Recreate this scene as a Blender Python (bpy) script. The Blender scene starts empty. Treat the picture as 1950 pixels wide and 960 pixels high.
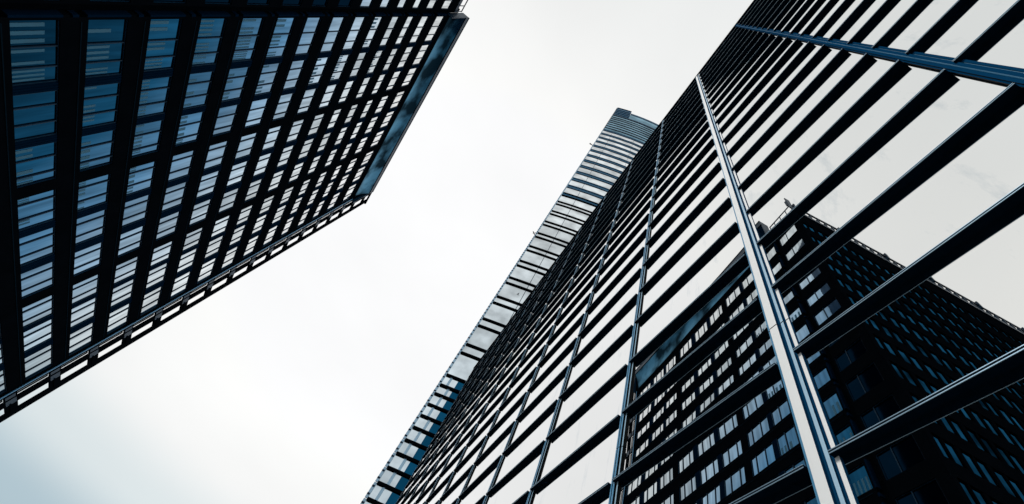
import bpy, bmesh, math, random
from mathutils import Vector, Matrix
random.seed(11)
rad = math.radians
sc = bpy.context.scene
col = sc.collection

# ------------------------------------------------------------------ camera, sky, sun, exposure
EYE = 1.6
cam_d = bpy.data.cameras.new('camera'); cam = bpy.data.objects.new('camera', cam_d); col.objects.link(cam)
cam_d.sensor_width = 36.0; cam_d.lens = 36.0 * 860.0 / 1950.0
cam_d.clip_start = 0.05; cam_d.clip_end = 5000
RT = (-0.472156, -0.825853, 0.308222)   # camera right in world
FW = (0.539596, 0.005951, 0.841903)     # camera forward
r_ = Vector(RT); f_ = Vector(FW).normalized(); r_ = (r_ - f_ * r_.dot(f_)).normalized(); u_ = r_.cross(f_)
cam.matrix_world = Matrix(((r_.x, u_.x, -f_.x, 0), (r_.y, u_.y, -f_.y, 0), (r_.z, u_.z, -f_.z, EYE), (0, 0, 0, 1)))
sc.camera = cam

SUN_EL, SUN_AZ = rad(36), rad(96)
GLOW = Vector((.64, .10, .76)).normalized()      # where the cloud deck is thinnest
w = bpy.data.worlds.new('World'); sc.world = w; w.use_nodes = True
nt = w.node_tree; nt.nodes.clear(); N = nt.nodes.new; L = nt.links.new
out = N('ShaderNodeOutputWorld'); bg = N('ShaderNodeBackground'); bg.inputs[1].default_value = 0.1
sky = N('ShaderNodeTexSky'); sky.sky_type = 'NISHITA'; sky.sun_disc = False
sky.sun_elevation = SUN_EL; sky.sun_rotation = rad(90) - SUN_AZ; sky.air_density = 1.0; sky.dust_density = 3.0
tc = N('ShaderNodeTexCoord')
sund = (math.cos(SUN_EL) * math.cos(SUN_AZ), math.cos(SUN_EL) * math.sin(SUN_AZ), math.sin(SUN_EL))
dot = N('ShaderNodeVectorMath'); dot.operation = 'DOT_PRODUCT'; dot.inputs[1].default_value = GLOW
L(tc.outputs['Generated'], dot.inputs[0])
glow = N('ShaderNodeValToRGB'); cr = glow.color_ramp; cr.interpolation = 'B_SPLINE'   # cloud deck, brightest round GLOW, apart from the sun lamp
cr.elements[0].position = 0.0; cr.elements[0].color = (.95, .98, .98, 1)
cr.elements[1].position = 1.0; cr.elements[1].color = (1.06, 1.06, 1.06, 1)
for p, c in ((.40, (.84, .865, .86)), (.66, (.85, .865, .855)), (.80, (.88, .888, .875)), (.88, (.97, .97, .955)), (.94, (1.04, 1.033, 1.012))):
    e = cr.elements.new(p); e.color = (*c, 1)
L(dot.outputs['Value'], glow.inputs[0])
sep = N('ShaderNodeSeparateXYZ'); L(tc.outputs['Generated'], sep.inputs[0])
hor = N('ShaderNodeValToRGB'); cr = hor.color_ramp; cr.interpolation = 'EASE'      # bluer towards the horizon
cr.elements[0].position = 0.0; cr.elements[0].color = (.40, .52, .63, 1)
cr.elements[1].position = .34; cr.elements[1].color = (1, 1, 1, 1)
e = cr.elements.new(.17); e.color = (.50, .63, .71, 1); e = cr.elements.new(.25); e.color = (.82, .885, .91, 1)
L(sep.outputs['Z'], hor.inputs[0])
nz = N('ShaderNodeTexNoise'); nz.inputs['Scale'].default_value = 2.2; nz.inputs['Detail'].default_value = 4
mp = N('ShaderNodeMapping'); mp.inputs['Scale'].default_value = (1, 1, 2.4); L(tc.outputs['Generated'], mp.inputs[0]); L(mp.outputs[0], nz.inputs['Vector'])
cl = N('ShaderNodeMapRange'); cl.inputs[1].default_value = .3; cl.inputs[2].default_value = .7; cl.inputs[3].default_value = 9.75; cl.inputs[4].default_value = 10.4
L(nz.outputs[0], cl.inputs[0])
m1 = N('ShaderNodeVectorMath'); m1.operation = 'MULTIPLY'; L(glow.outputs[0], m1.inputs[0]); L(hor.outputs[0], m1.inputs[1])
m2 = N('ShaderNodeVectorMath'); m2.operation = 'SCALE'; L(m1.outputs[0], m2.inputs[0]); L(cl.outputs[0], m2.inputs['Scale'])
mx = N('ShaderNodeMixRGB'); mx.inputs[0].default_value = .93; L(sky.outputs[0], mx.inputs[1]); L(m2.outputs[0], mx.inputs[2])
L(mx.outputs[0], bg.inputs[0]); L(bg.outputs[0], out.inputs[0])

sd = bpy.data.lights.new('sun', 'SUN'); sd.energy = 1.5; sd.angle = rad(14); sd.color = (1, .97, .92)
so = bpy.data.objects.new('sun', sd); col.objects.link(so); so.location = (30, 10, 60)
so.rotation_euler = (-Vector(sund)).to_track_quat('-Z', 'Y').to_euler()
vs = sc.view_settings; vs.view_transform = 'Standard'; vs.look = 'None'; vs.gamma = 1; vs.exposure = 0.05; vs.use_curve_mapping = False
sc.cycles.use_denoising = True
sc.cycles.max_bounces = 8; sc.cycles.glossy_bounces = 6; sc.cycles.diffuse_bounces = 2

# ------------------------------------------------------------------ helpers
class MB:
    """collects boxes and quads (with a material slot each) into one mesh"""
    def __init__(s): s.v = []; s.f = []; s.m = []
    def box(s, x0, x1, y0, y1, z0, z1, mi=0):
        b = len(s.v)
        s.v += [(x, y, z) for z in (z0, z1) for y in (y0, y1) for x in (x0, x1)]
        for q in ((0, 2, 3, 1), (4, 5, 7, 6), (0, 1, 5, 4), (2, 6, 7, 3), (0, 4, 6, 2), (1, 3, 7, 5)):
            s.f.append([b + i for i in q]); s.m.append(mi)
    def quad(s, a, b_, c, d, mi=0):
        b = len(s.v); s.v += [a, b_, c, d]; s.f.append([b, b + 1, b + 2, b + 3]); s.m.append(mi)
    def mesh(s, name, mats):
        me = bpy.data.meshes.new(name); me.from_pydata(s.v, [], s.f)
        for m in (mats if isinstance(mats, (list, tuple)) else [mats]): me.materials.append(m)
        me.polygons.foreach_set('material_index', s.m); me.update()
        return me
def link(name, me, parent=None, loc=(0, 0, 0), rz=0):
    o = bpy.data.objects.new(name, me); col.objects.link(o); o.parent = parent
    o.location = loc; o.rotation_euler = (0, 0, rz); return o
def thing(name, label, cat, loc=(0, 0, 0), rz=0):
    o = bpy.data.objects.new(name, None); col.objects.link(o); o.empty_display_size = .5
    o.location = loc; o.rotation_euler = (0, 0, rz); o['label'] = label; o['category'] = cat; return o
def bevel(me, wd, seg=1):
    bm = bmesh.new(); bm.from_mesh(me); bmesh.ops.bevel(bm, geom=bm.edges[:], offset=wd, segments=seg, affect='EDGES', clamp_overlap=True)
    bm.to_mesh(me); bm.free(); return me

# ------------------------------------------------------------------ materials
def mat(name): 
    m = bpy.data.materials.new(name); m.use_nodes = True; return m, m.node_tree, m.node_tree.nodes['Principled BSDF']
def paint(name, c, rough=.5, metal=0., spec=.4, var=.25, scale=1.5, streak=1.0):
    m, t, b = mat(name); n = t.nodes.new; l = t.links.new
    b.inputs['Roughness'].default_value = rough; b.inputs['Metallic'].default_value = metal; b.inputs['Specular IOR Level'].default_value = spec
    g = n('ShaderNodeNewGeometry'); mp = n('ShaderNodeMapping'); mp.inputs['Scale'].default_value = (1, 1, streak); l(g.outputs['Position'], mp.inputs[0])
    z = n('ShaderNodeTexNoise'); z.inputs['Scale'].default_value = scale; z.inputs['Detail'].default_value = 6; l(mp.outputs[0], z.inputs['Vector'])
    x = n('ShaderNodeMixRGB'); x.inputs[1].default_value = (*[k * (1 - var) for k in c], 1); x.inputs[2].default_value = (*[min(1, k * (1 + var)) for k in c], 1)
    l(z.outputs[0], x.inputs[0]); l(x.outputs[0], b.inputs['Base Color'])
    r = n('ShaderNodeMapRange'); r.inputs[3].default_value = rough * .8; r.inputs[4].default_value = min(1, rough * 1.25); l(z.outputs[0], r.inputs[0]); l(r.outputs[0], b.inputs['Roughness'])
    return m
def coated_glass(name, stops, rough=.015, bump=0., bscale=.6, vary=.0, nsc=.45, lo=.78, n0=.3, n1=.7, zs=1.):
    """solar control glass: dark blue face-on, paler and brighter as it is seen at a grazing angle"""
    m, t, b = mat(name); n = t.nodes.new; l = t.links.new
    t.nodes.remove(b); b = n('ShaderNodeBsdfAnisotropic'); b.inputs['Roughness'].default_value = rough; b.inputs['Anisotropy'].default_value = 0
    l(b.outputs[0], t.nodes['Material Output'].inputs['Surface'])
    lw = n('ShaderNodeLayerWeight'); lw.inputs[0].default_value = .5
    r = n('ShaderNodeValToRGB'); cr = r.color_ramp
    cr.elements[0].position = stops[0][0]; cr.elements[0].color = (*stops[0][1], 1)
    cr.elements[1].position = stops[-1][0]; cr.elements[1].color = (*stops[-1][1], 1)
    for p, c in stops[1:-1]:
        e = cr.elements.new(p); e.color = (*c, 1)
    l(lw.outputs['Facing'], r.inputs[0])
    src = r.outputs[0]
    if vary:
        g = n('ShaderNodeObjectInfo'); mr = n('ShaderNodeMapRange'); mr.inputs[3].default_value = 1 - vary; mr.inputs[4].default_value = 1 + vary * .4
        l(g.outputs['Random'], mr.inputs[0])
        gg = n('ShaderNodeNewGeometry'); gm = n('ShaderNodeMapping'); gm.inputs['Scale'].default_value = (1, 1, zs); l(gg.outputs['Position'], gm.inputs[0]); z = n('ShaderNodeTexNoise'); z.inputs['Scale'].default_value = nsc; z.inputs['Detail'].default_value = 3; l(gm.outputs[0], z.inputs['Vector'])
        m3 = n('ShaderNodeMapRange'); m3.inputs[1].default_value = n0; m3.inputs[2].default_value = n1; m3.inputs[3].default_value = lo; m3.inputs[4].default_value = 1.08; l(z.outputs[0], m3.inputs[0])
        mm = n('ShaderNodeMath'); mm.operation = 'MULTIPLY'; l(mr.outputs[0], mm.inputs[0]); l(m3.outputs[0], mm.inputs[1])
        s = n('ShaderNodeVectorMath'); s.operation = 'SCALE'; l(src, s.inputs[0]); l(mm.outputs[0], s.inputs['Scale']); src = s.outputs[0]
    l(src, b.inputs['Color'])
    if bump:
        g = n('ShaderNodeNewGeometry'); z = n('ShaderNodeTexNoise'); z.inputs['Scale'].default_value = bscale; z.inputs['Detail'].default_value = 2; l(g.outputs['Position'], z.inputs['Vector'])
        bp = n('ShaderNodeBump'); bp.inputs['Strength'].default_value = 1; bp.inputs['Distance'].default_value = bump; l(z.outputs[0], bp.inputs['Height']); l(bp.outputs[0], b.inputs['Normal'])
    return m
M_black = paint('black_cladding', (.0022, .0034, .0052), .6, 0, .0, .4, .7)
M_ledge = paint('ledge_metal', (.001, .006, .014), .5, .0, .0, .3, 3)
M_edge = paint('ledge_highlight_metal', (.28, .42, .54), .35, .5, .5, .2, 8)
M_alu = paint('bright_aluminium', (.9, .92, .93), .45, .2, .5, .05, 5, .05)
M_blue = paint('blue_grey_metal', (.07, .27, .47), .40, .15, .5, .25, 4, .06)
M_blued = paint('deep_blue_metal', (.003, .026, .055), .4, .2, .12, .3, 2)
M_pale = paint('pale_blue_metal', (.42, .63, .80), .40, .15, .5, .15, 4, .05)
M_gask = paint('black_gasket', (.002, .003, .004), .7, 0, .05)
M_roof = paint('roof_felt', (.08, .08, .085), .9)
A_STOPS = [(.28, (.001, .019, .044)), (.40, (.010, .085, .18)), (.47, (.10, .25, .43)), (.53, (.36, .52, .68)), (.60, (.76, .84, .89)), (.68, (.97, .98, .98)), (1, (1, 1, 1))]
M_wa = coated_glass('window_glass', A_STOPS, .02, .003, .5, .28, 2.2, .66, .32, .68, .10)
M_wd = coated_glass('unlit_window_glass', [(.2, (.0005, .004, .01)), (.6, (.002, .015, .035)), (1, (.02, .08, .14))], .05, .003, .5, .3)
M_wb = coated_glass('side_window_glass', [(.2, (.003, .03, .075)), (.62, (.005, .05, .11)), (.8, (.010, .08, .165)), (.93, (.02, .12, .23)), (1, (.07, .22, .35))], .03, .0015, .5, .05, .35, .15, .35, .62)
M_band = coated_glass('crown_band_glass', [(.2, (.001, .02, .04)), (.50, (.008, .06, .12)), (.66, (.08, .20, .30)), (.80, (.30, .44, .54)), (1, (.65, .75, .82))], .16, .3, .17, .01, .22, .10, .42, .64)  # pale wisps of reflected surroundings are painted in by noise
M_tw = coated_glass('tower_glass', [(0, (.58, .68, .75)), (.5, (.78, .83, .86)), (1, (1, 1, 1))], .06, .02, .25, .16, .55, .60)  # noise paints soft blue-grey reflection patches into the colour
M_twb = coated_glass('tower_reflection_glass', [(0, (.003, .055, .12)), (.6, (.005, .07, .14)), (1, (.1, .25, .35))], .12, .01, .3, .2)  # dark reflection on the lower panes, put into the glass colour
M_pier = paint('pier_panel', (.001, .010, .026), .6, 0, .0, .2, 1)
M_finb = paint('blue_fin', (.008, .085, .17), .5, 0, .1, .2, 1)
M_ctop = coated_glass('crown_glazing', [(.2, (.02, .13, .24)), (.6, (.10, .28, .42)), (1, (.5, .7, .8))], .12, .25, .12, .2, .25, .4)
M_dkblue = paint('dark_blue_metal', (.003, .045, .115), .5, 0, .0, .25, 4, .06)
M_sill = paint('dark_sill', (.004, .012, .02), .6, 0, .0)
M_blind = paint('window_blind', (.03, .15, .24), .6, 0, .3, .2, 3)

def mirror_glass():
    m, t, b = mat('mirror_glass'); n = t.nodes.new; l = t.links.new
    b.inputs['Metallic'].default_value = 1
    g = n('ShaderNodeNewGeometry')
    mp = n('ShaderNodeMapping'); mp.inputs['Scale'].default_value = (2.2, 2.2, .5); mp.inputs['Rotation'].default_value = (0, rad(12), 0); l(g.outputs['Position'], mp.inputs[0])
    z = n('ShaderNodeTexNoise'); z.inputs['Scale'].default_value = 3.; z.inputs['Detail'].default_value = 8; z.inputs['Roughness'].default_value = .65; l(mp.outputs[0], z.inputs['Vector'])
    r = n('ShaderNodeValToRGB'); r.color_ramp.elements[0].position = .57; r.color_ramp.elements[0].color = (.79, .795, .785, 1)
    r.color_ramp.elements[1].position = .74; r.color_ramp.elements[1].color = (.60, .64, .66, 1); l(z.outputs[0], r.inputs[0]); l(r.outputs[0], b.inputs['Base Color'])
    rr = n('ShaderNodeMapRange'); rr.inputs[1].default_value = .62; rr.inputs[2].default_value = .85; rr.inputs[3].default_value = .0; rr.inputs[4].default_value = .09; l(z.outputs[0], rr.inputs[0]); l(rr.outputs[0], b.inputs['Roughness'])
    z2 = n('ShaderNodeTexNoise'); z2.inputs['Scale'].default_value = 1.1; z2.inputs['Detail'].default_value = 1; l(g.outputs['Position'], z2.inputs['Vector'])
    bp = n('ShaderNodeBump'); bp.inputs['Distance'].default_value = .0018; l(z2.outputs[0], bp.inputs['Height']); l(bp.outputs[0], b.inputs['Normal'])
    return m
M_mirror = mirror_glass()

# ------------------------------------------------------------------ ground
def ground(name, x0, x1, y0, y1, z0, z1, m):
    b = MB()
    if z1 - z0 < .02: b.quad((x0, y0, z1), (x1, y0, z1), (x1, y1, z1), (x0, y1, z1))
    else: b.box(x0, x1, y0, y1, z0, z1)
    o = link(name, b.mesh(name, m)); o['kind'] = 'structure'; o['label'] = name.replace('_', ' ') + ' of the street between the buildings'; return o
M_asph = paint('asphalt', (.05, .05, .052), .85, 0, .3, .35, 9)
M_pave = paint('paving', (.22, .22, .21), .8, 0, .3, .2, 4)
M_kerb = paint('kerb_stone', (.3, .3, .29), .8, 0, .3, .15, 6)
M_line = paint('road_paint', (.75, .75, .72), .6, 0, .3, .1, 6)
ground('ground', -1500, 1500, -1500, 1500, -.01, -.01, M_asph)
ground('road', -300, 300, 6, 20, -.006, -.005, M_asph)
ground('pavement', -300, 300, -1.5, 5.8, -.01, .12, M_pave)
ground('kerb', -300, 300, 5.803, 6.0, -.01, .125, M_kerb)
b = MB()
for i in range(-30, 31): b.quad((i * 6, 12.9, -.001), (i * 6 + 3, 12.9, -.001), (i * 6 + 3, 13.05, -.001), (i * 6, 13.05, -.001))
o = link('road_markings', b.mesh('road_markings', M_line)); o['kind'] = 'structure'; o['label'] = 'dashed white centre line of the road'
cam.location.z = EYE + .0

# ------------------------------------------------------------------ glass building (mirror facade with ledges)
U = 1.5
YG = -U                                   # glass plane
ROOF = EYE + 9.968 * U
XM = [.645 + 1.0125 * k for k in range(-5, 11)]
XM = [x * U for x in XM]
X0, X1 = XM[0], XM[-1]
Bd = thing('glass_office_building', 'low glass building with mirror panes, thin black ledges and metal mullions', 'building', (X0, YG, 0))
def BX(x): return x - X0
# heights of ledges above ground
HL = [EYE + (1.0115 + .4265 * k) * U for k in range(-4, 21)]
HL = [h for h in HL if h > .2]
P, T = .030 * U, .009 * U
for h in HL:                              # one ledge per level, interrupted by the mullions
    b = MB()
    for i in range(len(XM) - 1):
        a0, a1 = BX(XM[i]) + (.046 if i == 5 else .0275) * U, BX(XM[i + 1]) - (.033 if i == 4 else .004) * U
        b.box(a0, a1, -.03, P - .001, h, h + T, 0)                 # soffit and front
        b.box(a0, a1, P - .001, P + .0015, h + T - .0025, h + T + .0008, 1)  # pale lips, painted highlights along the front edge
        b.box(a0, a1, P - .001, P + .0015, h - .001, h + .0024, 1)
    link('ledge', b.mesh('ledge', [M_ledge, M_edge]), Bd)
# mullions
PR_WIDE = [(-.046, 0, 's'), (-.046, .011, 'w'), (-.033, .011, 's'), (-.033, .007, 'g'), (-.024, .007, 's'), (-.024, .015, 'l'), (-.012, .015, 's'), (-.012, .010, 'g'),
           (.000, .010, 's'), (.000, .022, 'w'), (.034, .022, 's'), (.034, .016, 'b'), (.045, .016, 's'), (.045, 0, '')]
PR_THIN = [(-.026, 0, 's'), (-.026, .010, 'l'), (-.016, .010, 's'), (-.016, .006, 'g'), (-.010, .006, 's'), (-.010, .018, 'b'), (.003, .018, 'g'), (.006, .014, 'l'),
           (.010, .014, 's'), (.010, .018, 'b'), (.020, .018, 's'), (.020, .010, 'b'), (.026, .010, 's'), (.026, 0, '')]
def mullion_mesh(kind):
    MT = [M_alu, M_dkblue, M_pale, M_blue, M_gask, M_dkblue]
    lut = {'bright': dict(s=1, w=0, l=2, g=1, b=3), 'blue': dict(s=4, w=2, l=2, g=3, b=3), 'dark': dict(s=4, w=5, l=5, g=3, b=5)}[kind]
    b = MB(); pts = PR_WIDE if kind == 'bright' else PR_THIN
    j1, j2 = EYE + 1.64 * U, EYE + 5.6 * U
    cuts = [0, j1 - .004, j1 + .004, j2 - .004, j2 + .004, ROOF]
    for s in range(5):
        z0, z1 = cuts[s], cuts[s + 1]; k_ = .90 if s in (1, 3) else 1
        for i in range(len(pts) - 1):
            (xa, ya, c_), (xb, yb, _) = pts[i], pts[i + 1]
            mi = 4 if s in (1, 3) else lut[c_]
            b.quad((xa * U * k_, ya * U * k_, z0), (xb * U * k_, yb * U * k_, z0), (xb * U * k_, yb * U * k_, z1), (xa * U * k_, ya * U * k_, z1), mi)
    b.box(-.02 * U, .02 * U, 0, .016 * U, ROOF, ROOF + .01, 1)
    return b.mesh('mullion', MT)
mk = {k: mullion_mesh(k) for k in ('bright', 'blue', 'dark')}
for i, x in enumerate(XM):
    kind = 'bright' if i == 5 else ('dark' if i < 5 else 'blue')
    o = link('mullion', mk[kind], Bd, (BX(x), 0, 0))
    if kind == 'bright': o['label'] = 'pale shining aluminium mullion'
# panes
zlev = [0.13] + [h for h in HL] + [ROOF - .02]
cells = []
def toward(px, pz):
    d = Vector((px, YG, pz - EYE)); dd = d.dot(f_)
    if dd < .1: return 1e9
    x, y = d.dot(r_) / dd, d.dot(u_) / dd
    off = max(0, abs(x) - 975 / 860) + max(0, abs(y) - 480 / 860)
    return d.length_squared / max(.05, dd) / 10 + off * 100
for i in range(len(XM) - 1):
    for j in range(len(zlev) - 1):
        if zlev[j + 1] - zlev[j] < .05: continue
        cells.append((toward((XM[i] + XM[i + 1]) / 2, (zlev[j] + zlev[j + 1]) / 2), i, j))
cells.sort()
rest = MB(); pane_cache = {}
for n_, (_, i, j) in enumerate(cells):
    xa, xb, za, zb = BX(XM[i]) + .005, BX(XM[i + 1]) - .005, zlev[j] + (T + .001 if j else .002), zlev[j + 1] - .001
    w2, h2 = (xb - xa) / 2, (zb - za) / 2; cx, cz = (xa + xb) / 2, (za + zb) / 2
    yaw = random.gauss(0, .0016) + (rad(.6) if i == 4 else 0); pitch = random.gauss(0, .0014)
    if n_ < 100:
        key = (round(w2, 4), round(h2, 4))
        if key not in pane_cache:
            b = MB(); b.box(-w2, w2, -.024, 0, -h2, h2); pane_cache[key] = b.mesh('glass_pane', M_mirror)
        o = link('glass_pane', pane_cache[key], Bd, (cx, 0, cz)); o.rotation_euler = (pitch, 0, yaw)
    else:
        q = []
        for sx, sz in ((-1, -1), (1, -1), (1, 1), (-1, 1)):
            q.append((cx + sx * w2, sx * w2 * math.sin(yaw) - sz * h2 * math.sin(pitch), cz + sz * h2))
        rest.quad(q[1], q[0], q[3], q[2])
o = link('glass_pane', rest.mesh('glass_pane', M_mirror), Bd); o['kind'] = 'stuff'
b = MB()
b.box(0, BX(X1) + .03, -14, -.06, 0, ROOF - .03)
link('wall', b.mesh('wall', M_black), Bd)
b = MB(); b.box(-.05, BX(X1) + .0525, -.3, .045, ROOF + .0105, ROOF + .06)
link('coping', b.mesh('coping', M_ledge), Bd)
b = MB(); b.box(BX(X1) + .031, BX(X1) + .0525, -.3, -.001, 0, ROOF)
link('corner_post', b.mesh('corner_post', M_blue), Bd)

# ------------------------------------------------------------------ dark grid office building
K = 27.0; YAW = rad(6.0694)
hx, hy = math.cos(YAW), math.sin(YAW)
u0 = .54
A0 = (hx * u0 * K - hy * K, hy * u0 * K + hx * K, 0)
A = thing('grid_office_building', 'tall black office block with a grid of blue three-pane windows', 'building', A0, YAW)
def AU(u): return (u - u0) * K
def AZ(z): return EYE + z * K
BAYS = [(.735, .891, .41, .74), (.916, 1.0485, .30, .68), (1.0726, 1.201, .35, .77), (1.24, 1.3655, .24, .68), (1.395, 1.520, .26, .70),
        (1.555, 1.6835, .27, .70), (1.7285, 1.8505, .27, .71), (1.8745, 2.0065, .27, .71), (2.044, 2.205, .24, .64)]
FL = [(.641 + .1412 * k, .641 + .1412 * k + (.0866 if k < 6 else .079 if k < 9 else .070)) for k in range(-4, 12)] + [(2.338, 2.425), (2.508, 2.612)]
GP = .155                                                # glass depth
sp = MB()                                                # spandrels: continuous black floor bands
zs = [-EYE / K] + [v for f in FL for v in f] + [2.640]
for i in range(0, len(zs), 2):
    sp.box(AU(.728), AU(2.212), 0, .5, AZ(zs[i]), AZ(zs[i + 1]))
link('spandrel', sp.mesh('spandrel', M_black), A)
piers = []
edges = [.728] + [v for b_ in BAYS for v in b_[:2]] + [2.212]
for i in range(0, len(edges), 2):
    ua, ub = edges[i], edges[i + 1]
    major = i in (0, 6, 12, 18)
    b = MB(); z0_, z1_ = AZ(-EYE / K), AZ(2.63)
    if major: b.box(AU(ua), AU(ub), .003, .49, z0_, z1_)
    else:
        w_ = AU(ub) - AU(ua); pr = [(0, .05)]
        for q in (.12, .42, .72): pr += [(w_ * q, .05), (w_ * q, .025), (w_ * (q + .16), .025), (w_ * (q + .16), .05)]
        pr += [(w_, .05), (w_, .49), (0, .49)]
        pr = [(AU(ua) + x, y) for x, y in pr]; nb = len(pr)
        b.v = [(x, y, z0_) for x, y in pr] + [(x, y, z1_) for x, y in pr]
        for q in range(nb): b.f.append([q, (q + 1) % nb, nb + (q + 1) % nb, nb + q]); b.m.append(0)
    link('pier', b.mesh('pier', M_black if major else M_pier), A)
# thin sill rails under the windows
for f in FL:
    b = MB(); b.box(AU(.74), AU(2.205), -.035, -.003, AZ(f[0]) - .42, AZ(f[0]) - .36)
    link('sill_rail', b.mesh('sill_rail', M_sill), A)

def window_mb(fr, gl, x0, z0, wd, ht, d1, d2, gy=GP, fy=.07, bar=.07):
    """frame with mullions, and the panes (three sheets, each a hair out of true)"""
    e = .045
    xs = [0, d1 * wd, d2 * wd, wd] if d2 else [0, d1 * wd, wd]
    fr.box(x0, x0 + e, fy, gy + .04, z0, z0 + ht); fr.box(x0 + wd - e, x0 + wd, fy, gy + .04, z0, z0 + ht)
    fr.box(x0 + e, x0 + wd - e, fy + .002, gy + .04, z0, z0 + e); fr.box(x0 + e, x0 + wd - e, fy + .002, gy + .04, z0 + ht - e, z0 + ht)
    for x in xs[1:-1]: fr.box(x0 + x - bar / 2, x0 + x + bar / 2, fy + .002, gy + .04, z0 + e, z0 + ht - e)
    for i in range(len(xs) - 1):
        xa = x0 + xs[i] + (e if i == 0 else bar / 2); xb = x0 + xs[i + 1] - (e if i == len(xs) - 2 else bar / 2)
        ty, tz = random.gauss(0, .0025), random.gauss(0, .0025)
        gl.quad((xa, gy + ty, z0 + e), (xb, gy - ty, z0 + e), (xb, gy - ty + tz, z0 + ht - e), (xa, gy + ty + tz, z0 + ht - e))
def blinds(bl, x0, wd, z0, ht, d1, d2, frac, n):
    xs = [0, d1 * wd, d2 * wd, wd]
    bl.box(x0 + .09, x0 + wd - .09, GP - .0125, GP - .0055, z0 + .05, z0 + .09)
    for i in range(3):
        a_, b__ = x0 + xs[i] + .1, x0 + xs[i + 1] - .1
        for q in range(n):
            if random.random() < .22: continue
            c_ = a_ + (b__ - a_) * (q + .5) / n; hw = (b__ - a_) / n * .24
            bl.box(c_ - hw, c_ + hw, GP - .012, GP - .006, z0 + .09, z0 + ht * frac)
wins = []
for bi, B_ in enumerate(BAYS):
    for fi, f in enumerate(FL):
        u = (B_[0] + B_[1]) / 2; z = (f[0] + f[1]) / 2
        d = Vector((hx * u - hy, hy * u + hx, z)); dd = max(.05, d.dot(f_)); x, y = d.dot(r_) / dd, d.dot(u_) / dd
        off = max(0, abs(x) - 1.16) + max(0, abs(y) - .58)
        wins.append((dd ** 3 + off * 100, bi, fi))
wins.sort()
cache = {}; R_fr, R_gl = MB(), MB()
for n_, (_, bi, fi) in enumerate(wins):
    B_, f = BAYS[bi], FL[fi]; wd = (B_[1] - B_[0]) * K; ht = (f[1] - f[0]) * K
    if n_ < 100:
        key = (bi, round(ht, 3))
        if key not in cache:
            fr, gl = MB(), MB(); window_mb(fr, gl, 0, 0, wd, ht, B_[2], B_[3])
            cache[key] = (fr.mesh('window', M_blued), gl.mesh('pane', M_wa))
        o = link('window', cache[key][0], A, (AU(B_[0]), 0, AZ(f[0])))
        p = link('pane', cache[key][1], o); p.rotation_euler = (random.gauss(0, .0012), 0, random.gauss(0, .0008))
        if bi <= 1 or (bi <= 3 and fi < 9):
            frac = {0: .66, 1: .38, 2: .4, 3: .3}[bi]
            if random.random() < ((.95 if bi == 0 else .7) if fi < 10 else .3):
                bl = MB(); blinds(bl, 0, wd, 0, ht, B_[2], B_[3], frac * random.uniform(.75, 1.1), random.choice((3, 3, 4)) if bi == 0 else random.choice((2, 3)))
                link('blind', bl.mesh('blind', M_blind), o)
    else:
        window_mb(R_fr, R_gl, AU(B_[0]), AZ(f[0]), wd, ht, B_[2], B_[3])
mm = MB(); mm.v = R_fr.v + R_gl.v; mm.f = R_fr.f + [[i + len(R_fr.v) for i in q] for q in R_gl.f]; mm.m = [0] * len(R_fr.f) + [1] * len(R_gl.f)
o = link('window', mm.mesh('window', [M_blued, M_wa]), A); o['kind'] = 'stuff'
# crown band: overhanging, softly warped glazing under a metal top rail
b = MB()
n_ = 40; zb0, zb1, zt = 2.668, 2.842, 2.885
for i in range(n_):
    ua, ub = .728 + (2.236 - .728) * i / n_, .728 + (2.236 - .728) * (i + 1) / n_
    prev = None
    for q in range(7):
        t = q / 6; yv = -.02 - .55 * (1 - math.cos(t * math.pi / 2)) - .10 * t; zv = zb0 + (zb1 - zb0) * t
        if prev: b.quad((AU(ua), prev[0], AZ(prev[1])), (AU(ub), prev[0], AZ(prev[1])), (AU(ub), yv, AZ(zv)), (AU(ua), yv, AZ(zv)))
        prev = (yv, zv)
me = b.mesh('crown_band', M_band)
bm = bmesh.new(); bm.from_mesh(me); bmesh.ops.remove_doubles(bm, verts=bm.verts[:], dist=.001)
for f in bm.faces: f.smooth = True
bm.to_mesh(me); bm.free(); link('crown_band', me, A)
b = MB()
b.box(AU(.728), AU(2.236), -.06, .5, AZ(2.641), AZ(2.667), 0)
b.box(AU(.724), AU(2.24), -.78, .5, AZ(2.843), AZ(2.885), 1)
b.box(AU(.724), AU(2.24), -.84, -.70, AZ(2.886), AZ(2.889), 0)
b.box(AU(.724), AU(.7275), -.70, .5, AZ(2.640), AZ(2.842), 1); b.box(AU(2.2365), AU(2.24), -.70, .5, AZ(2.640), AZ(2.842), 1)
link('cornice', b.mesh('cornice', [M_black, M_blued]), A)
# slot strip beside the recess: small panes, one per floor
b = MB()
for f in FL:
    b.box(AU(.7215), AU(.7275), -.05, .4, AZ(f[0]) - .1, AZ(f[1]) + .1, 1)
    b.box(AU(.7215), AU(.7275), -.045, .4, AZ(f[1]) + .103, AZ(f[1] + .016), 0); b.box(AU(.7215), AU(.7275), -.045, .4, AZ(f[1] + .022), AZ(f[1] + .034), 1)
link('corner_strip', b.mesh('corner_strip', [M_black, M_pier]), A)
b = MB(); b.box(AU(.698), AU(.721), .4, .9, 0, AZ(2.80)); link('recess', b.mesh('recess', M_black), A)
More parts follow.
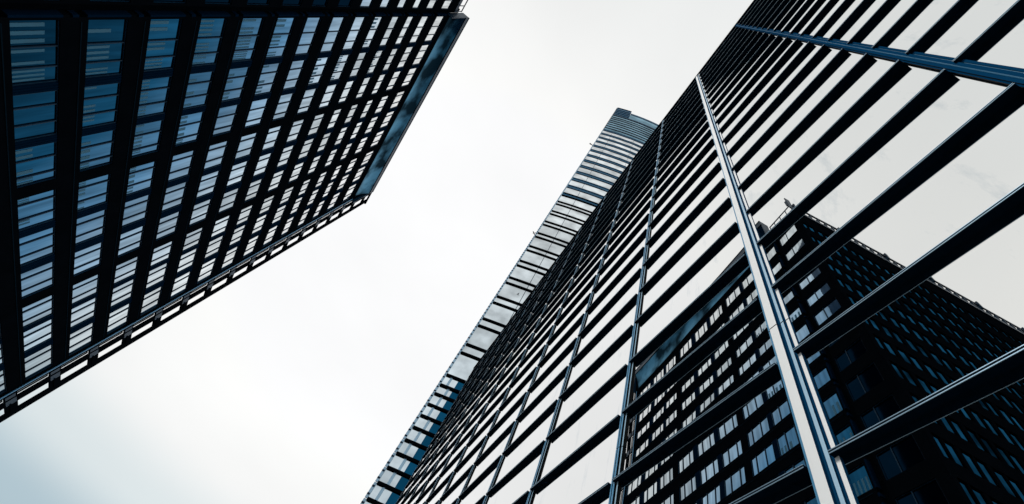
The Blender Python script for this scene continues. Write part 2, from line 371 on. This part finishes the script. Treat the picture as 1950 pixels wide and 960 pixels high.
# end section with two-pane windows
b = MB(); zs2 = [-EYE / K] + [v for f in FL for v in f] + [2.70]
for i in range(0, len(zs2), 2): b.box(AU(.54), AU(.6975), 0, .5, AZ(zs2[i]), AZ(zs2[i + 1]))
for f in FL:
    b.box(AU(.54), AU(.575), .003, .5, AZ(f[0]), AZ(f[1])); b.box(AU(.692), AU(.6975), .003, .5, AZ(f[0]), AZ(f[1]))
link('end_wall', b.mesh('end_wall', M_black), A)
fr, gl = MB(), MB(); cache2 = {}
for f in FL:
    ht = round((f[1] - f[0]) * K, 3)
    dk = f[0] < 1.70
    if (ht, dk) not in cache2:
        fr, gl = MB(), MB(); window_mb(fr, gl, 0, 0, (.692 - .575) * K, ht, .59, 0); cache2[(ht, dk)] = (fr.mesh('end_window', M_blued), gl.mesh('pane', M_wd if dk else M_wa))
    o = link('end_window', cache2[(ht, dk)][0], A, (AU(.575), 0, AZ(f[0]))); link('pane', cache2[(ht, dk)][1], o)
# open frame on top of the end section and corner fin
b = MB()
b.box(AU(.535), AU(.706), -.05, .06, AZ(2.795), AZ(2.803)); b.box(AU(.54), AU(.70), .1, .5, AZ(2.70), AZ(2.745), 1)
for uu in (.535, .575, .62, .665, .70): b.box(AU(uu), AU(uu) + .12, -.03, .05, AZ(2.70), AZ(2.795))
b.box(AU(.532), AU(.538), -.4, .3, AZ(2.74), AZ(2.885), 1); b.box(AU(.538), AU(.55), -.3, -.1, AZ(2.80), AZ(2.86), 1)
link('roof_frame', b.mesh('roof_frame', [M_blued, M_blued]), A)
# far corner lattice: slabs and rails with open sky between
LU = [(2.2125, 2.236), (2.267, 2.308), (2.361, 2.405)]
lat = []
b = MB()
for i, (ua, ub) in enumerate(LU):
    b.box(AU(ua), AU(ub), -.12 + .002 * i, .02, 0, AZ(2.90 if i == 0 else 2.925))
link('lattice_post', b.mesh('lattice_post', M_black), A)
k = -5
zz = []
while .6118 + .1412 * k < 2.90:
    zt_ = .6118 + .1412 * k; zz.append((zt_ - .040, zt_)); k += 1
for za, zb in zz:
    if AZ(za) < 0 or zb > 2.93: continue
    b = MB()
    for (ua, ub) in ((2.236, 2.267), (2.308, 2.361)): b.box(AU(ua), AU(ub), -.115, .015, AZ(za), AZ(zb))
    b.box(AU(2.270), AU(2.305), -.145, -.122, AZ(za) + .1, AZ(zb) - .1, 1); b.box(AU(2.2385), AU(2.258), -.135, -.116, AZ(za) + .1, AZ(zb) - .15, 1)
    b.box(AU(2.30), AU(2.372), -.2, -.1455, AZ(za) + .38, AZ(za) + .52, 0)
    link('lattice_slab', b.mesh('lattice_slab', [M_black, M_blued]), A)
b = MB(); b.box(AU(2.2125), AU(2.418), -.25, .05, AZ(2.926), AZ(2.94)); b.box(AU(2.2125), AU(2.2185), -.2, -.13, 0, AZ(2.64), 1)
link('lattice_rail', b.mesh('lattice_rail', [M_black, M_blue]), A)
b = MB()
for za, zb in zip([z[1] for z in zz[:-1]], [z[0] for z in zz[1:]]): 
    if AZ(za) > 0: b.quad((AU(2.213), .06, AZ(za)), (AU(2.266), .06, AZ(za)), (AU(2.266), .06, AZ(zb)), (AU(2.213), .06, AZ(zb)))
link('corner_glass', b.mesh('corner_glass', M_wa), A)
# side facade (seen only in the mirror): paired windows in rows
VD = 42.0
b = MB(); z0s = [-EYE / K] + [v for f in FL for v in (f[0], f[0] + .080)] + [2.72]
cols = []
v = .30
while v < VD - 2.5: cols.append((v, v + 1.0, v + 1.15, v + 2.1)); v += 2.54
DX = .55
for i in range(0, len(z0s), 2): b.box(0, DX, .503, VD, AZ(z0s[i]), AZ(z0s[i + 1]))
es = [.503] + [x for c_ in cols for x in c_] + [VD]
for f in FL:
    for i in range(0, len(es), 2): b.box(.02, DX, es[i], es[i + 1], AZ(f[0]), AZ(f[0] + .080))
link('side_wall', b.mesh('side_wall', M_black), A)
b = MB()
for f in FL:
    for c_ in cols:
        for (va, vb) in ((c_[0], c_[1]), (c_[2], c_[3])):
            ty = random.gauss(0, .004)
            b.quad((.12 + ty, va, AZ(f[0])), (.12 - ty, vb, AZ(f[0])), (.12 - ty, vb, AZ(f[0] + .08)), (.12 + ty, va, AZ(f[0] + .08)), 1)
            b.box(.05, .115, va, va + .05, AZ(f[0]), AZ(f[0] + .08), 0)
o = link('side_window', b.mesh('side_window', [M_blued, M_wb]), A); o['kind'] = 'stuff'
b = MB()
b.box(-.3, -.1, .5, VD, AZ(2.79), AZ(2.803)); b.box(-.2, .3, .5, VD, AZ(2.721), AZ(2.745))
v = .5
while v < VD: b.box(-.25, 0, v, v + .18, AZ(2.745), AZ(2.79)); v += 1.27
v = .5
while v < VD: b.box(-.45, .1, v, v + .3, AZ(2.765), AZ(2.825)); v += 7.6
link('side_parapet', b.mesh('side_parapet', M_blued), A)
b = MB(); b.box(DX + .003, AU(2.21), .503, VD, 0, AZ(2.70)); link('core', b.mesh('core', M_black), A)

# ------------------------------------------------------------------ curved tower
XT = 27.6
def face(t): return (XT * (1 - .354 * t + .25 * t * t), XT * (-.0285 - t))
tw0 = face(0)
C = thing('curved_glass_tower', 'slender pale glass tower with a curved face and dark floor bands, behind the glass building', 'tower', (tw0[0], tw0[1], 0))
TS = [.0065 + .9 * i / 30 for i in range(31)]
def strip(b, z0, z1, d0, d1, ts=TS, mi=0):
    """a solid curved band between offsets d0..d1 in front of the face"""
    P_ = []
    for t in ts:
        x, y = face(t); dx = -.354 + .5 * t; n = Vector((-1, -dx, 0)).normalized()
        P_.append((x - tw0[0], y - tw0[1], n))
    for i in range(len(P_) - 1):
        q = []
        for (x, y, n) in (P_[i], P_[i + 1]):
            q.append([(x + n.x * d, y + n.y * d, z) for d in (d0, d1) for z in (z0, z1)])
        a_, c_ = q
        b.quad(a_[2], c_[2], c_[3], a_[3], mi); b.quad(a_[0], c_[0], c_[2], a_[2], mi); b.quad(a_[1], a_[3], c_[3], c_[1], mi)
        if i == 0: b.quad(a_[0], a_[2], a_[3], a_[1], mi)
        if i == len(P_) - 2: b.quad(c_[0], c_[1], c_[3], c_[2], mi)
def TZ(T_): return EYE + T_ * XT
pairs = []      # heights (tan) of the two fins of each floor
Tk = .847
bands = []
while Tk < 4.1:
    bands.append((Tk - .036 - .004, Tk)); Tk += .1381
fins = [v for p in bands for v in p]
low = [.774 - .0384 * i for i in range(0, 21)]
allf = sorted(low + fins)
allf = [T_ for T_ in allf if TZ(T_) > .5]
for T_ in allf:
    b = MB(); lowz = T_ < .8
    strip(b, TZ(T_) - .12, TZ(T_) + .08, -.02, .10 if lowz else (.115 if T_ < 2.4 else .085))
    link('floor_fin', b.mesh('floor_fin', M_black if T_ < 2.4 else M_finb), C)
J1, J2 = .084, .27
def seg(a_, c_, n=10): return [a_ + (c_ - a_) * i / n for i in range(n + 1)]
for i in range(len(allf) - 1):
    za, zb = TZ(allf[i]) + .08, TZ(allf[i + 1]) - .12
    b = MB()
    if allf[i + 1] < .86:
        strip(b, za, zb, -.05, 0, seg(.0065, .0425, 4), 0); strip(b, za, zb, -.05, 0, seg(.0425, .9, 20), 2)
        strip(b, za, zb, 0, .02, [.020 + .004 * (i % 3), .026 + .004 * (i % 3)], 3)
    else:
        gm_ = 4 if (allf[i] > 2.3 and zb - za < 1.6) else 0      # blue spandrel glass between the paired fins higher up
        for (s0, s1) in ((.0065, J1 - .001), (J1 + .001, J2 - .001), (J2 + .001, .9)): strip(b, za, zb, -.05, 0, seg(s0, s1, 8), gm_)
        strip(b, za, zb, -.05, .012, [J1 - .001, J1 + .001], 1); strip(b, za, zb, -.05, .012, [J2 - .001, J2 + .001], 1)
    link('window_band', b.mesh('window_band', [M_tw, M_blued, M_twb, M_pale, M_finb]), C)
# crown: louvres, then a stepped top
top_r, top_l = 4.985, 5.09
zc = TZ(allf[-1]) + .08
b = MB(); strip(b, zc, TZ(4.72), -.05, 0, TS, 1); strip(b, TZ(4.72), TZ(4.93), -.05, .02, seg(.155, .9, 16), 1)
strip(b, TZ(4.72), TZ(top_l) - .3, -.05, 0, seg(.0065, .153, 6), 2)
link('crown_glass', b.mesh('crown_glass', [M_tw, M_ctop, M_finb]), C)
Tq = allf[-1] + .085
while Tq < 4.70:
    b = MB(); strip(b, TZ(Tq) - .20, TZ(Tq) + .14, .001, .10); link('crown_louvre', b.mesh('crown_louvre', M_blued), C); Tq += .082
b = MB(); strip(b, TZ(4.93), TZ(top_r), -.3, .1, seg(.155, .9, 16)); link('crown_rim', b.mesh('crown_rim', M_finb), C); b = MB(); strip(b, TZ(4.69), TZ(4.715), -.05, .15)
T_ = 4.76
link('crown_rim', b.mesh('crown_rim', M_finb), C)
while T_ < 5.0:
    b = MB(); strip(b, TZ(T_) - .25, TZ(T_) + .15, .001, .15, seg(.0065, .153, 6)); link('crown_louvre', b.mesh('crown_louvre', M_finb), C); T_ += .075
b = MB(); strip(b, TZ(top_l) - .3, TZ(top_l), -.3, .17, seg(.0065, .153, 6)); link('crown_rim', b.mesh('crown_rim', M_blued), C)
# body behind the face, edge glazing on the left side
b = MB(); Pf = [face(t) for t in seg(.0085, .9, 24)]
Pf = [(x - tw0[0] + .06, y - tw0[1]) for x, y in Pf]
ring = Pf + [(Pf[-1][0] + 7, Pf[-1][1]), (9.0, Pf[0][1] - 2.2)]
nb = len(ring); H_ = TZ(4.93)
b.v = [(x, y, 0) for x, y in ring] + [(x, y, H_) for x, y in ring]
for i in range(nb): b.f.append([i, (i + 1) % nb, nb + (i + 1) % nb, nb + i]); b.m.append(0)
b.f.append([nb + i for i in range(nb)]); b.m.append(0)
link('tower_body', b.mesh('tower_body', M_blued), C)
b = MB()
for i in range(len(allf) - 1):
    za, zb = TZ(allf[i]) + .03, TZ(allf[i + 1]) - .03
    strip(b, za, zb, -.06, .01, [0.0, .0062], 0)
    n_ = max(2, int((zb - za) / .5))
    for q in range(n_): strip(b, za + (zb - za) * (q + .4) / n_, za + (zb - za) * (q + .6) / n_, .0101, .04, [0.0, .0055], 1)
strip(b, zc, TZ(top_l), -.06, .01, [0.0, .0062], 1)
link('edge_strip', b.mesh('edge_strip', [M_pale, M_blued]), C)
b = MB(); x, y = face(0); b.box(-.1, .05, 0, .55, TZ(3.44), TZ(3.44) + .12); b.box(-.14, .06, .45, .75, TZ(3.44) - .12, TZ(3.44) + .12)
link('roof_lamp', b.mesh('roof_lamp', M_blued), C)

# ------------------------------------------------------------------ bird
def bird(loc, rz):
    me = bpy.data.meshes.new('bird'); bm = bmesh.new()
    segs = [(-.15, .004, .0), (-.11, .016, 0), (-.06, .032, 0), (0, .042, 0), (.05, .036, .004), (.085, .022, .012), (.11, .025, .018), (.135, .016, .018), (.16, .003, .014)]
    rings = []
    for x, r, z in segs:
        rings.append([bm.verts.new((x, r * math.cos(a_ * math.pi / 4), z + r * .9 * math.sin(a_ * math.pi / 4))) for a_ in range(8)])
    for i in range(len(rings) - 1):
        for j in range(8): bm.faces.new((rings[i][j], rings[i][(j + 1) % 8], rings[i + 1][(j + 1) % 8], rings[i + 1][j]))
    for s in (-1, 1):
        pts = [(.05, .02, .015), (.07, .12, .06), (.03, .24, .05), (-.05, .14, .045), (-.06, .02, .012)]
        top = [bm.verts.new((x, s * y, z + .006)) for x, y, z in pts]; bot = [bm.verts.new((x, s * y, z - .004)) for x, y, z in pts]
        bm.faces.new(top); bm.faces.new(list(reversed(bot)))
        for i in range(5): bm.faces.new((top[i], bot[i], bot[(i + 1) % 5], top[(i + 1) % 5]))
    tl = [bm.verts.new(p) for p in ((-.13, .01, 0), (-.24, .035, .0), (-.24, -.035, .0), (-.13, -.01, 0), (-.13, .01, .008), (-.24, .035, .006), (-.24, -.035, .006), (-.13, -.01, .008))]
    for q in ((0, 1, 2, 3), (7, 6, 5, 4), (0, 4, 5, 1), (1, 5, 6, 2), (2, 6, 7, 3), (3, 7, 4, 0)): bm.faces.new([tl[i] for i in q])
    bmesh.ops.recalc_face_normals(bm, faces=bm.faces[:])
    for f in bm.faces: f.smooth = True
    bm.to_mesh(me); bm.free(); me.materials.append(paint('dark_feathers', (.02, .02, .025), .7))
    o = link('bird', me, None, loc, rz); o['label'] = 'tiny dark bird in the white sky beside the edge of the curved tower'; o['category'] = 'bird'; o['group'] = 'birds'
    del o['group']; return o
def at(px, py, dist):
    d = (f_ + r_ * ((px - 975) / 860) - u_ * ((py - 480) / 860)).normalized(); return Vector((0, 0, EYE)) + d * dist
bird(at(1016.5, 444, 48), rad(35))
